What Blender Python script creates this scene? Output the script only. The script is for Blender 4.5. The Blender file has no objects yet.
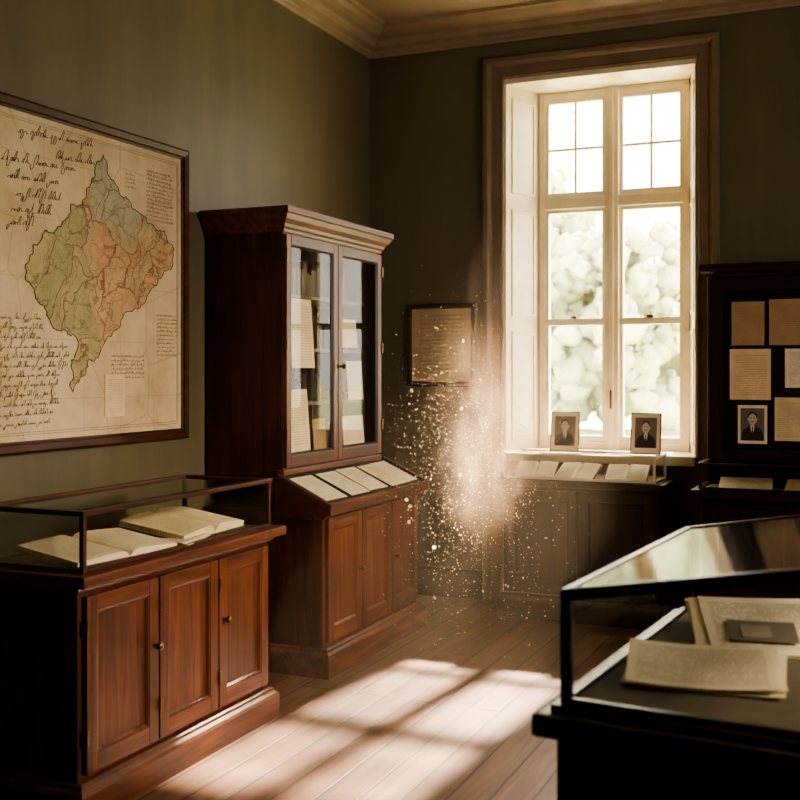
import bpy, bmesh, math, random
from mathutils import Vector, Matrix, Euler, noise
random.seed(7)
S = bpy.context.scene
R = math.radians

# ------------------------------------------------------------------ helpers
def link(o):
    S.collection.objects.link(o); return o

def empty(name, loc=(0,0,0), rz=0.0, rx=0.0):
    o = bpy.data.objects.new(name, None)
    o.empty_display_size = 0.1
    o.location = loc; o.rotation_euler = (rx, 0, rz)
    return link(o)

def mesh_obj(name, verts, faces, mat, parent=None, loc=(0,0,0), rot=(0,0,0), uv=None, smooth=False, fix=False):
    me = bpy.data.meshes.new(name)
    me.from_pydata([tuple(v) for v in verts], [], faces)
    if fix:
        bm = bmesh.new(); bm.from_mesh(me)
        bmesh.ops.recalc_face_normals(bm, faces=bm.faces); bm.to_mesh(me); bm.free()
    if uv:
        l = me.uv_layers.new(name="UVMap")
        for p in me.polygons:
            for li in p.loop_indices:
                l.data[li].uv = uv(me.vertices[me.loops[li].vertex_index].co)
    mats = mat if isinstance(mat, list) else [mat]
    for m in mats: me.materials.append(m)
    if smooth:
        for p in me.polygons: p.use_smooth = True
    o = bpy.data.objects.new(name, me)
    o.location = loc; o.rotation_euler = rot
    if parent: o.parent = parent
    return link(o)

def pick(mat, dims):
    if isinstance(mat, dict):
        return mat[max(range(3), key=lambda i: dims[i])]
    return mat

def box(parent, name, x0, x1, y0, y1, z0, z1, mat, bev=0.004, rot=(0,0,0), axis=None):
    dx, dy, dz = abs(x1-x0), abs(y1-y0), abs(z1-z0)
    c = ((x0+x1)/2, (y0+y1)/2, (z0+z1)/2)
    bm = bmesh.new()
    bmesh.ops.create_cube(bm, size=1.0, matrix=Matrix.Diagonal((dx, dy, dz, 1)))
    b = min(bev, 0.3*min(dx, dy, dz))
    if b > 0.0004:
        bmesh.ops.bevel(bm, geom=bm.edges[:], offset=b, segments=2, profile=0.7, affect='EDGES')
    me = bpy.data.meshes.new(name); bm.to_mesh(me); bm.free()
    m = mat[axis] if (axis is not None and isinstance(mat, dict)) else pick(mat, (dx, dy, dz))
    me.materials.append(m)
    o = bpy.data.objects.new(name, me); o.location = c; o.rotation_euler = rot
    if parent: o.parent = parent
    return link(o)

def multibox(parent, name, boxes, mats):
    vs, fs, mi = [], [], []
    for (x0,x1,y0,y1,z0,z1,k) in boxes:
        b = len(vs)
        vs += [(x0,y0,z0),(x1,y0,z0),(x1,y1,z0),(x0,y1,z0),(x0,y0,z1),(x1,y0,z1),(x1,y1,z1),(x0,y1,z1)]
        for f in [(0,3,2,1),(4,5,6,7),(0,1,5,4),(1,2,6,5),(2,3,7,6),(3,0,4,7)]:
            fs.append(tuple(b+i for i in f)); mi.append(k)
    o = mesh_obj(name, vs, fs, mats, parent)
    for p, k in zip(o.data.polygons, mi): p.material_index = k
    return o

def bar(parent, name, p, q, t, mat, t2=None):
    p, q = Vector(p), Vector(q); d = q-p; L = d.length; t2 = t2 or t
    bm = bmesh.new()
    bmesh.ops.create_cube(bm, size=1.0, matrix=Matrix.Diagonal((t, t2, L, 1)))
    bmesh.ops.bevel(bm, geom=bm.edges[:], offset=t*0.15, segments=2, affect='EDGES')
    me = bpy.data.meshes.new(name); bm.to_mesh(me); bm.free()
    me.materials.append(mat[2] if isinstance(mat, dict) else mat)
    o = bpy.data.objects.new(name, me); o.location = (p+q)/2
    o.rotation_euler = d.to_track_quat('Z', 'Y').to_euler()
    o.parent = parent
    return link(o)

def sweep(parent, name, path, prof, mat, closed=False, plane='xy', side=1):
    n = len(path); P = [Vector(p) for p in path]; verts = []
    def nrm(a, b):
        d = (b-a).normalized(); return Vector((d.y, -d.x))*side
    for i in range(n):
        if closed:
            n1 = nrm(P[i-1], P[i]); n2 = nrm(P[i], P[(i+1) % n])
        else:
            n1 = nrm(P[i-1], P[i]) if i > 0 else nrm(P[0], P[1])
            n2 = nrm(P[i], P[i+1]) if i < n-1 else n1
        m = (n1+n2); m = m/(1+n1.dot(n2))
        for (o, h) in prof:
            q = P[i]+m*o
            verts.append((q.x, q.y, h) if plane == 'xy' else (q.x, h, q.y))
    k = len(prof); faces = []
    for i in range(n if closed else n-1):
        a = i*k; b = ((i+1) % n)*k
        for j in range(k):
            j2 = (j+1) % k
            faces.append((a+j, b+j, b+j2, a+j2))
    if not closed:
        faces.append(tuple(range(k))); faces.append(tuple((n-1)*k+j for j in reversed(range(k))))
    m0 = mat[0] if isinstance(mat, dict) else mat
    return mesh_obj(name, verts, faces, m0, parent, fix=True)

def quad(parent, name, pts, mat, loc=(0,0,0), rot=(0,0,0)):
    return mesh_obj(name, pts, [tuple(range(len(pts)))], mat, parent, loc, rot)

def paper(parent, name, c, w, h, mat, rot=(0,0,0), t=0.0015, curl=0.0):
    nx = 8; vs = []; fs = []
    for s in (1, -1):
        for i in range(nx+1):
            x = -w/2+w*i/nx
            z = curl*(abs(x)/(w/2))**2 + s*t/2
            vs += [(x, -h/2, z), (x, h/2, z)]
    k = 2*(nx+1)
    for i in range(nx):
        fs.append((2*i, 2*i+2, 2*i+3, 2*i+1))
        fs.append((k+2*i, k+2*i+1, k+2*i+3, k+2*i+2))
        fs.append((2*i, k+2*i, k+2*i+2, 2*i+2)); fs.append((2*i+1, 2*i+3, k+2*i+3, k+2*i+1))
    fs.append((0, 1, k+1, k)); fs.append((2*nx, k+2*nx, k+2*nx+1, 2*nx+1))
    return mesh_obj(name, vs, fs, mat, parent, c, rot, uv=lambda co: (co.x/w+.5, co.y/h+.5))

def sphere(parent, name, c, r, mat, sc=(1,1,1), seg=16):
    bm = bmesh.new(); bmesh.ops.create_uvsphere(bm, u_segments=seg, v_segments=seg//2+2, radius=r)
    me = bpy.data.meshes.new(name); bm.to_mesh(me); bm.free()
    for p in me.polygons: p.use_smooth = True
    me.materials.append(mat)
    o = bpy.data.objects.new(name, me); o.location = c; o.scale = sc; o.parent = parent
    return link(o)

def lathe(parent, name, prof, mat, loc, rot=(0,0,0), seg=16):
    vs = []; fs = []; k = len(prof)
    for i in range(seg):
        a = 2*math.pi*i/seg
        for (r, z) in prof: vs.append((r*math.cos(a), r*math.sin(a), z))
    for i in range(seg):
        j = (i+1) % seg
        for m in range(k-1): fs.append((i*k+m, j*k+m, j*k+m+1, i*k+m+1))
    return mesh_obj(name, vs, fs, mat, parent, loc, rot, smooth=True, fix=True)

# ------------------------------------------------------------------ materials
def newmat(name):
    m = bpy.data.materials.new(name); m.use_nodes = True
    nt = m.node_tree; bs = nt.nodes['Principled BSDF']
    return m, nt, bs
def N(nt, t, **kw):
    n = nt.nodes.new(t)
    for k, v in kw.items():
        if k in n.inputs: n.inputs[k].default_value = v
        else: setattr(n, k, v)
    return n
def ramp(nt, stops):
    r = nt.nodes.new('ShaderNodeValToRGB')
    e = r.color_ramp.elements
    while len(e) < len(stops): e.new(0.5)
    for el, (p, c) in zip(e, stops):
        el.position = p; el.color = (*c, 1)
    return r
def L(nt, a, b): nt.links.new(a, b)
def math_n(nt, op, a, b=None, clamp=False):
    n = nt.nodes.new('ShaderNodeMath'); n.operation = op; n.use_clamp = clamp
    for i, v in enumerate((a, b)):
        if v is None: continue
        if isinstance(v, (int, float)): n.inputs[i].default_value = v
        else: L(nt, v, n.inputs[i])
    return n.outputs[0]
def mixc(nt, fac, a, b, bt='MIX'):
    n = nt.nodes.new('ShaderNodeMix'); n.data_type = 'RGBA'; n.blend_type = bt
    for s, v in ((0, fac), (6, a), (7, b)):
        if isinstance(v, (int, float)): n.inputs[s].default_value = v
        elif isinstance(v, tuple): n.inputs[s].default_value = (*v, 1)
        else: L(nt, v, n.inputs[s])
    return n.outputs[2]

def wood_axis(name, dark, light, axis, rough, scale=1.0):
    m, nt, bs = newmat(name)
    tc = N(nt, 'ShaderNodeTexCoord'); oi = N(nt, 'ShaderNodeObjectInfo')
    add = N(nt, 'ShaderNodeVectorMath', operation='MULTIPLY_ADD')
    L(nt, oi.outputs['Random'], add.inputs[0]); add.inputs[1].default_value = (13, 7, 9)
    L(nt, tc.outputs['Object'], add.inputs[2])
    mp = N(nt, 'ShaderNodeMapping'); sc = [26*scale]*3; sc[axis] = 1.6*scale
    mp.inputs['Scale'].default_value = sc
    L(nt, add.outputs[0], mp.inputs['Vector'])
    n1 = N(nt, 'ShaderNodeTexNoise', Scale=1.0, Detail=6.0, Roughness=0.6, Distortion=0.9)
    L(nt, mp.outputs[0], n1.inputs['Vector'])
    n2 = N(nt, 'ShaderNodeTexNoise', Scale=2.5, Detail=2.0)
    L(nt, add.outputs[0], n2.inputs['Vector'])
    r = ramp(nt, [(0.3, dark), (0.7, light)])
    L(nt, n1.outputs['Fac'], r.inputs[0])
    r2 = ramp(nt, [(0.3, (.6,.6,.6)), (0.7, (1.2,1.12,1.05))])
    L(nt, n2.outputs['Fac'], r2.inputs[0])
    L(nt, mixc(nt, 1.0, r.outputs[0], r2.outputs[0], 'MULTIPLY'), bs.inputs['Base Color'])
    bs.inputs['Roughness'].default_value = rough
    bs.inputs['Specular IOR Level'].default_value = .32
    b = N(nt, 'ShaderNodeBump', Strength=0.12, Distance=0.003)
    L(nt, n1.outputs['Fac'], b.inputs['Height']); L(nt, b.outputs[0], bs.inputs['Normal'])
    return m
def wood(name, dark, light, rough=0.38):
    return {a: wood_axis(name+'_'+'xyz'[a], dark, light, a, rough) for a in range(3)}

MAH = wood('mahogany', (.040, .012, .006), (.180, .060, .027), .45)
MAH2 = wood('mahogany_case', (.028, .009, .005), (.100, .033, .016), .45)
DRK = wood('dark_walnut', (.010, .0048, .0032), (.034, .014, .008), .40)
BLK = wood('ebonised', (.006, .005, .004), (.017, .012, .009), .35)

def plain(name, col, rough=.5, metal=0, var=.12, nscale=6, bump=0.0):
    m, nt, bs = newmat(name)
    tc = N(nt, 'ShaderNodeTexCoord')
    n = N(nt, 'ShaderNodeTexNoise', Scale=float(nscale), Detail=4.0)
    L(nt, tc.outputs['Object'], n.inputs['Vector'])
    r = ramp(nt, [(0.3, tuple(c*(1-var) for c in col)), (0.7, tuple(c*(1+var) for c in col))])
    L(nt, n.outputs['Fac'], r.inputs[0]); L(nt, r.outputs[0], bs.inputs['Base Color'])
    bs.inputs['Roughness'].default_value = rough; bs.inputs['Metallic'].default_value = metal
    if bump:
        b = N(nt, 'ShaderNodeBump', Strength=bump, Distance=0.01)
        L(nt, n.outputs['Fac'], b.inputs['Height']); L(nt, b.outputs[0], bs.inputs['Normal'])
    return m

def wallmat():
    m, nt, bs = newmat('olive_wall_paint')
    tc = N(nt, 'ShaderNodeTexCoord')
    mp = N(nt, 'ShaderNodeMapping'); mp.inputs['Scale'].default_value = (3, 3, .6)
    L(nt, tc.outputs['Object'], mp.inputs['Vector'])
    n = N(nt, 'ShaderNodeTexNoise', Scale=1.3, Detail=7.0, Roughness=.65)
    L(nt, mp.outputs[0], n.inputs['Vector'])
    r = ramp(nt, [(0.3, (.096, .083, .049)), (0.7, (.134, .115, .069))])
    L(nt, n.outputs['Fac'], r.inputs[0]); L(nt, r.outputs[0], bs.inputs['Base Color'])
    bs.inputs['Roughness'].default_value = .5
    n2 = N(nt, 'ShaderNodeTexNoise', Scale=60.0, Detail=3.0)
    L(nt, tc.outputs['Object'], n2.inputs['Vector'])
    b = N(nt, 'ShaderNodeBump', Strength=.12, Distance=.004)
    L(nt, n2.outputs['Fac'], b.inputs['Height']); L(nt, b.outputs[0], bs.inputs['Normal'])
    return m
WALL = wallmat()
CROWN = plain('crown_paint', (.32, .245, .155), .5)
CEIL = plain('ceiling_paint', (.34, .27, .18), .7, nscale=1)
CASING = plain('casing_paint', (.17, .125, .08), .42)
CREAM = plain('cream_window_paint', (.76, .67, .51), .4)
SKIRT = plain('baseboard_paint', (.05, .038, .026), .5)
BRASS = plain('aged_brass', (.16, .09, .04), .4, .9)
FELT = plain('display_felt', (.035, .033, .024), .95, nscale=40)
LINEN = plain('case_lining', (.11, .09, .06), .9, nscale=20)
LINEN2 = plain('pale_case_lining', (.42, .35, .25), .9, nscale=20)

def floormat():
    m, nt, bs = newmat('oak_floorboards')
    tc = N(nt, 'ShaderNodeTexCoord')
    mp = N(nt, 'ShaderNodeMapping'); mp.inputs['Rotation'].default_value = (0, 0, R(90))
    L(nt, tc.outputs['Object'], mp.inputs['Vector'])
    br = N(nt, 'ShaderNodeTexBrick')
    br.offset = .37
    br.inputs['Scale'].default_value = 1.0
    br.inputs['Brick Width'].default_value = 2.3; br.inputs['Row Height'].default_value = .14
    br.inputs['Mortar Size'].default_value = .0048; br.inputs['Mortar Smooth'].default_value = .2
    br.inputs['Bias'].default_value = 0
    br.inputs['Color1'].default_value = (.095, .048, .030, 1); br.inputs['Color2'].default_value = (.175, .092, .058, 1)
    br.inputs['Mortar'].default_value = (.010, .006, .005, 1)
    L(nt, mp.outputs[0], br.inputs['Vector'])
    mp2 = N(nt, 'ShaderNodeMapping'); mp2.inputs['Scale'].default_value = (28, 1.5, 1)
    L(nt, tc.outputs['Object'], mp2.inputs['Vector'])
    n = N(nt, 'ShaderNodeTexNoise', Scale=1.0, Detail=7.0, Roughness=.6, Distortion=1.0)
    L(nt, mp2.outputs[0], n.inputs['Vector'])
    r = ramp(nt, [(.3, (.5, .48, .45)), (.7, (1.25, 1.2, 1.15))]); L(nt, n.outputs['Fac'], r.inputs[0])
    n3 = N(nt, 'ShaderNodeTexNoise', Scale=1.6, Detail=4.0); L(nt, tc.outputs['Object'], n3.inputs['Vector'])
    r3 = ramp(nt, [(.3, (.65, .65, .65)), (.7, (1.1, 1.1, 1.1))]); L(nt, n3.outputs['Fac'], r3.inputs[0])
    c = mixc(nt, 1.0, br.outputs['Color'], r.outputs[0], 'MULTIPLY')
    L(nt, mixc(nt, 1.0, c, r3.outputs[0], 'MULTIPLY'), bs.inputs['Base Color'])
    rr = N(nt, 'ShaderNodeMapRange'); rr.inputs['To Min'].default_value = .32; rr.inputs['To Max'].default_value = .55
    L(nt, n3.outputs['Fac'], rr.inputs['Value']); L(nt, rr.outputs[0], bs.inputs['Roughness'])
    h = math_n(nt, 'ADD', math_n(nt, 'MULTIPLY', n.outputs['Fac'], .25), math_n(nt, 'SUBTRACT', 1.0, br.outputs['Fac']))
    b = N(nt, 'ShaderNodeBump', Strength=.5, Distance=.004); L(nt, h, b.inputs['Height']); L(nt, b.outputs[0], bs.inputs['Normal'])
    return m
FLOOR = floormat()

def papermat(name, col, rows=22, ink=(.10, .06, .035), strength=.6, margin=.1, wscale=26.0):
    m, nt, bs = newmat(name)
    uv = N(nt, 'ShaderNodeUVMap'); uv.uv_map = 'UVMap'
    sp = N(nt, 'ShaderNodeSeparateXYZ'); L(nt, uv.outputs[0], sp.inputs[0])
    u, v = sp.outputs[0], sp.outputs[1]
    tc = N(nt, 'ShaderNodeTexCoord')
    n = N(nt, 'ShaderNodeTexNoise', Scale=7.0, Detail=5.0); L(nt, tc.outputs['Object'], n.inputs['Vector'])
    r = ramp(nt, [(.3, tuple(c*.80 for c in col)), (.65, col)]); L(nt, n.outputs['Fac'], r.inputs[0])
    vr = math_n(nt, 'MULTIPLY', v, rows)
    line = math_n(nt, 'LESS_THAN', math_n(nt, 'FRACT', vr), .42)
    cb = N(nt, 'ShaderNodeCombineXYZ')
    L(nt, math_n(nt, 'MULTIPLY', u, wscale), cb.inputs[0])
    L(nt, math_n(nt, 'MULTIPLY', math_n(nt, 'FLOOR', vr), 5.37), cb.inputs[1])
    w = N(nt, 'ShaderNodeTexNoise', Scale=1.0, Detail=2.0); L(nt, cb.outputs[0], w.inputs['Vector'])
    word = math_n(nt, 'GREATER_THAN', w.outputs['Fac'], .43)
    mk = math_n(nt, 'MULTIPLY', math_n(nt, 'GREATER_THAN', u, margin), math_n(nt, 'LESS_THAN', u, 1-margin))
    mk2 = math_n(nt, 'MULTIPLY', math_n(nt, 'GREATER_THAN', v, .09), math_n(nt, 'LESS_THAN', v, .91))
    f = math_n(nt, 'MULTIPLY', math_n(nt, 'MULTIPLY', line, word), math_n(nt, 'MULTIPLY', mk, mk2))
    f = math_n(nt, 'MULTIPLY', f, strength)
    L(nt, mixc(nt, f, r.outputs[0], ink), bs.inputs['Base Color'])
    bs.inputs['Roughness'].default_value = .8
    return m
PAGE = papermat('aged_page_text', (.86, .70, .46), 26, strength=.4, wscale=34.0)
PAGE2 = papermat('aged_letter_text', (.80, .60, .37), 22, strength=.30, wscale=34.0)
PAGE3 = papermat('brown_document', (.42, .27, .15), 22, strength=.25, wscale=34.0)
PAGE4 = papermat('pale_document', (.90, .78, .58), 28, strength=.35, wscale=34.0)
NEWS = papermat('newspaper_print', (.94, .82, .62), 24, strength=.55, margin=.06, wscale=44.0)
BLANK = plain('blank_paper', (.82, .70, .50), .8, nscale=9)
COVER = plain('book_cover', (.10, .05, .03), .6)
INK = plain('black_ink', (.045, .03, .02), .7)
MAT_CREAM = plain('photo_mount', (.85, .72, .52), .8)
PH_BG = plain('photo_grey_background', (.16, .14, .11), .6)
PH_DK = plain('photo_dark_suit', (.018, .016, .014), .6)
PH_SK = plain('photo_skin_tone', (.62, .52, .39), .6)
PH_WH = plain('photo_white_shirt', (.78, .70, .56), .6)

def glassmat(name, tint=(.96, .97, .94), gl=1.0, rough=.015):
    m = bpy.data.materials.new(name); m.use_nodes = True; nt = m.node_tree
    nt.nodes.clear()
    out = N(nt, 'ShaderNodeOutputMaterial')
    fr = N(nt, 'ShaderNodeFresnel', IOR=1.5)
    tr = N(nt, 'ShaderNodeBsdfTransparent'); tr.inputs[0].default_value = (*tint, 1)
    g = N(nt, 'ShaderNodeBsdfGlossy', Roughness=rough)
    mx = N(nt, 'ShaderNodeMixShader')
    L(nt, math_n(nt, 'MULTIPLY', fr.outputs[0], gl, True), mx.inputs[0])
    L(nt, tr.outputs[0], mx.inputs[1]); L(nt, g.outputs[0], mx.inputs[2]); L(nt, mx.outputs[0], out.inputs[0])
    return m
GLASS = glassmat('display_glass', gl=1.0)
LIDGLASS = glassmat('lid_glass', gl=.85, rough=.09)
BGLASS = glassmat('bookcase_glass', gl=.42)
WGLASS = glassmat('window_glass', (.98, .98, .96), .6)

# ------------------------------------------------------------------ room shell
RX, RY0, RY1, H = 5.0, -2.2, 6.8, 3.79
OX0, OX1, OZ0, OZ1 = .964, 2.178, .95, 3.38
box(None, 'floor', 0, RX, RY0, RY1, -.12, 0, FLOOR, 0)
box(None, 'ceiling', -.2, RX+.2, RY0-.2, RY1+.45, H, H+.15, CEIL, 0)
box(None, 'wall_left', -.2, 0, RY0-.2, RY1+.45, -.3, H, WALL, 0)
box(None, 'wall_front', 0, RX, RY0-.2, RY0, -.3, H, WALL, 0)
multibox(None, 'wall_back', [(0, OX0, RY1, RY1+.45, -.3, H, 0), (OX1, RX+.2, RY1, RY1+.45, -.3, H, 0),
                             (OX0, OX1, RY1, RY1+.45, OZ1, H, 0), (OX0, OX1, RY1, RY1+.45, -.3, OZ0, 0)], [WALL])
SY0, SY1, SZ0, SZ1 = 2.95, 4.4, 1.3, 2.75  # opening for the added side window
multibox(None, 'wall_right', [(RX, RX+.2, RY0-.2, SY0, -.3, H, 0), (RX, RX+.2, SY1, RY1, -.3, H, 0),
                              (RX, RX+.2, SY0, SY1, SZ1, H, 0), (RX, RX+.2, SY0, SY1, -.3, SZ0, 0)], [WALL])
crown = [(0, 3.62), (.012, 3.62), (.02, 3.635), (.03, 3.64), (.035, 3.66), (.07, 3.675), (.085, 3.70), (.09, 3.715),
         (.13, 3.725), (.165, 3.745), (.185, 3.765), (.205, 3.77), (.21, H), (0, H)]
sweep(None, 'trim_1', [(0, RY0), (RX, RY0), (RX, RY1), (0, RY1)], crown, CROWN, closed=True, side=-1)
bb = [(0, 0), (.022, 0), (.022, .15), (.016, .165), (.010, .18), (.008, .19), (0, .19)]
sweep(None, 'baseboard_left', [(0, RY1), (0, RY0)], bb, SKIRT, side=-1)
sweep(None, 'baseboard_back', [(.83, RY1), (0.022, RY1)], bb, SKIRT, side=-1)
sweep(None, 'baseboard_right', [(RX, RY0), (RX, RY1)], bb, SKIRT, side=-1)

# main window
win = empty('window_1', ((OX0+OX1)/2, RY1, OZ0))
wl = Vector(win.location)
def wbox(name, x0, x1, y0, y1, z0, z1, m, bev=.004, rot=(0,0,0)):
    return box(win, name, x0-wl.x, x1-wl.x, y0-wl.y, y1-wl.y, z0-wl.z, z1-wl.z, m, bev, rot)
cas = [(0, 0), (0, -.03), (.012, -.036), (.02, -.03), (.075, -.034), (.085, -.05), (.10, -.06), (.128, -.06), (.135, -.05), (.135, 0)]
sweep(win, 'casing', [(OX0-wl.x, -wl.z), (OX0-wl.x, OZ1-wl.z), (OX1-wl.x, OZ1-wl.z), (OX1-wl.x, -wl.z)], cas, CASING, plane='xz', side=-1)
WX0, WX1, WY = 1.10, 2.085, 7.15
def prism(name, pts, z0, z1, m):
    n = len(pts); vs = [(p[0]-wl.x, p[1]-wl.y, z0-wl.z) for p in pts]+[(p[0]-wl.x, p[1]-wl.y, z1-wl.z) for p in pts]
    fs = [tuple(range(n)), tuple(range(n, 2*n))]+[(i, (i+1) % n, n+(i+1) % n, n+i) for i in range(n)]
    return mesh_obj(name, vs, fs, m, win, fix=True)
prism('reveal_left', [(OX0, 6.79), (OX0+.012, 6.79), (WX0, WY), (WX0, 7.235), (OX0, 7.235)], OZ0+.001, OZ1-.001, CREAM)
prism('reveal_right', [(OX1, 6.79), (OX1-.012, 6.79), (WX1, WY), (WX1, 7.235), (OX1, 7.235)], OZ0+.001, OZ1-.001, CREAM)
wbox('reveal_head', OX0, OX1, 6.785, 7.24, 3.345, OZ1, CREAM)
wbox('sill_board', OX0+.002, OX1-.002, 6.74, 7.24, OZ0-.03, OZ0+.03, CREAM, .01)
for sgn, xa, xb in ((1, OX0+.012, WX0), (-1, OX1-.012, WX1)):
    ang = math.atan2(WY-6.79, xb-xa)
    cx, cy = (xa+xb)/2, (6.79+WY)/2
    for k, (za, zb) in enumerate([(1.04, 1.75), (1.85, 2.55), (2.65, 3.27)]):
        for nm, du0, du1, z0, z1 in (('a', -.108, .108, zb-.022, zb), ('b', -.108, .108, za, za+.022), ('c', -.13, -.108, za, zb), ('d', .108, .13, za, zb)):
            th = .007
            um = (du0+du1)/2
            c = Vector((cx+math.cos(ang)*um-wl.x, cy+math.sin(ang)*um-wl.y, (z0+z1)/2-wl.z))
            o = box(win, 'shutter_bead_%d%s' % (k, nm), -(du1-du0)/2, (du1-du0)/2, -th, th, -(z1-z0)/2, (z1-z0)/2, CREAM, .004, (0, 0, ang))
            o.location = c
FY0, FY1 = 7.12, 7.19
ZB, ZT = .98, 3.345
wbox('frame_left', WX0+.001, WX0+.04, FY0, FY1, ZB, ZT-.001, CREAM)
wbox('frame_right', WX1-.04, WX1-.001, FY0, FY1, ZB, ZT-.001, CREAM)
MX = 1.592
wbox('mullion', MX-.045, MX+.045, FY0-.02, FY1-.002, ZB, ZT-.001, CREAM, .008)
wbox('mullion_bead', MX-.014, MX+.014, FY0-.035, FY0-.018, ZB, ZT-.002, CREAM, .006)
for tag, xa, xb in (('l', WX0+.038, MX-.043), ('r', MX+.043, WX1-.038)):
    s = .026
    wbox('frame_top_'+tag, xa, xb, FY0+.002, FY1-.004, ZT-.05, ZT-.002, CREAM)
    wbox('frame_bottom_'+tag, xa, xb, FY0+.002, FY1-.004, ZB+.001, ZB+.052, CREAM)
    wbox('transom_'+tag, xa, xb, FY0-.015, FY1-.006, 2.565, 2.64, CREAM, .01)
    for part, za, zb in (('top', 2.638, 3.297), ('bottom', 1.03, 2.567)):
        wbox('sash_%s_%s_s1' % (tag, part), xa, xa+s, FY0+.01, FY1-.012, za, zb, CREAM)
        wbox('sash_%s_%s_s2' % (tag, part), xb-s, xb, FY0+.01, FY1-.012, za, zb, CREAM)
        wbox('sash_%s_%s_r1' % (tag, part), xa+s-.002, xb-s+.002, FY0+.012, FY1-.014, za, za+s+.012, CREAM)
        wbox('sash_%s_%s_r2' % (tag, part), xa+s-.002, xb-s+.002, FY0+.012, FY1-.014, zb-s, zb, CREAM)
        quad(win, 'pane_%s_%s' % (tag, part), [(xa-wl.x, 7.155-wl.y, za-wl.z), (xb-wl.x, 7.155-wl.y, za-wl.z), (xb-wl.x, 7.155-wl.y, zb-wl.z), (xa-wl.x, 7.155-wl.y, zb-wl.z)], WGLASS)
    xm = (xa+xb)/2
    wbox('muntin_v_'+tag, xm-.008, xm+.008, FY0+.015, FY1-.02, 2.66, 3.28, CREAM)
    wbox('muntin_h_'+tag, xa+.02, xb-.02, FY0+.018, FY1-.023, 2.955, 2.972, CREAM)
    wbox('meeting_rail_'+tag, xa+.001, xb-.001, FY0-.005, FY1-.016, 1.795, 1.84, CREAM)
    wbox('latch_'+tag, xm-.02, xm+.02, FY0-.03, FY0-.004, 1.838, 1.855, BRASS)
wbox('casement_bolt', MX-.006, MX+.006, FY0-.05, FY0-.035, 1.25, 1.37, BRASS)

# added side window, out of frame, put in to light the map wall
w2 = empty('added_side_window', (RX, (SY0+SY1)/2, SZ0))
def w2box(name, y0, y1, z0, z1, x0=.05, x1=.12):
    return box(w2, name, x0, x1, y0-(SY0+SY1)/2, y1-(SY0+SY1)/2, z0-SZ0, z1-SZ0, CREAM)
w2box('frame_a', SY0, SY0+.05, SZ0, SZ1); w2box('frame_b', SY1-.05, SY1, SZ0, SZ1)
w2box('frame_c', SY0+.05, SY1-.05, SZ0, SZ0+.05); w2box('frame_d', SY0+.05, SY1-.05, SZ1-.05, SZ1)
w2box('mullion', 3.65, 3.69, SZ0+.05, SZ1-.05, .055, .115); w2box('sill', SY0, SY1, SZ0-.03, SZ0+.0, -.04, .2)

# ------------------------------------------------------------------ cabinet building blocks
def panel_door(p, tag, x0, x1, z0, z1, y, W, knob=None, fr=.055):
    t = .022
    box(p, 'door_%s_stile_1' % tag, x0, x0+fr, y, y+t, z0, z1, W, .003)
    box(p, 'door_%s_stile_2' % tag, x1-fr, x1, y, y+t, z0, z1, W, .003)
    box(p, 'door_%s_rail_1' % tag, x0+fr, x1-fr, y+.0005, y+t, z1-fr, z1, W, .003, axis=0)
    box(p, 'door_%s_rail_2' % tag, x0+fr, x1-fr, y+.0005, y+t, z0, z0+fr*1.15, W, .003, axis=0)
    a, b, c, d = x0+fr, x1-fr, z0+fr*1.15, z1-fr
    sweep(p, 'door_%s_bead' % tag, [(a, c), (b, c), (b, d), (a, d)], [(0, y+.002), (.006, y+.004), (.014, y+.014), (.014, y+.02), (0, y+.02)], W[2], True, 'xz', side=-1)
    box(p, 'door_%s_panel' % tag, a, b, y+.014, y+t, c, d, W, .001, axis=2)
    if knob:
        lathe(p, 'door_%s_knob' % tag, [(0, 0), (.006, 0), (.006, .012), (.014, .018), (.016, .026), (.012, .033), (0, .036)], BRASS,
              (knob[0], y, knob[1]), (R(90), 0, 0))
def plinth(p, x0, x1, y0, y1, h, W):
    sweep(p, 'plinth_moulding', [(x0+.03, y1), (x0+.03, y0+.03), (x1-.03, y0+.03), (x1-.03, y1)],
          [(-.01, 0), (.03, 0), (.03, h*.72), (.024, h*.80), (.012, h*.88), (.010, h*.95), (.0, h), (-.01, h)], W)
def glass_case(p, x0, x1, y0, y1, z0, z1, W, t=.018, G=None):
    G = G or GLASS
    for i, (x, y) in enumerate(((x0, y0), (x1-t, y0), (x0, y1-t), (x1-t, y1-t))):
        box(p, 'case_post_%d' % i, x, x+t, y, y+t, z0, z1, W, .003)
    r = t*1.5
    for nm, a in (('f', (x0-.006, x1+.006, y0-.006, y0+r)), ('b', (x0-.006, x1+.006, y1-r, y1+.006)), ('l', (x0-.006, x0+r, y0+r, y1-r)), ('r', (x1-r, x1+.006, y0+r, y1-r))):
        box(p, 'case_top_rail_'+nm, *a, z1, z1+t, W, .004)
    for nm, a in (('f', (x0+t, x1-t, y0, y0+t)), ('b', (x0+t, x1-t, y1-t, y1)), ('l', (x0, x0+t, y0+t, y1-t)), ('r', (x1-t, x1, y0+t, y1-t))):
        box(p, 'case_low_rail_'+nm, *a, z0, z0+t*.8, W, .003)
    m = t/2
    a, b, c, d = x0+m, x1-m, y0+m, y1-m
    quad(p, 'glass_front', [(a, c, z0), (b, c, z0), (b, c, z1), (a, c, z1)], BGLASS)
    quad(p, 'glass_back', [(a, d, z0), (b, d, z0), (b, d, z1), (a, d, z1)], BGLASS)
    quad(p, 'glass_left', [(a, c, z0), (a, d, z0), (a, d, z1), (a, c, z1)], BGLASS)
    quad(p, 'glass_right', [(b, c, z0), (b, d, z0), (b, d, z1), (b, c, z1)], BGLASS)
    quad(p, 'glass_top', [(a, c, z1+m), (b, c, z1+m), (b, d, z1+m), (a, d, z1+m)], G)

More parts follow.
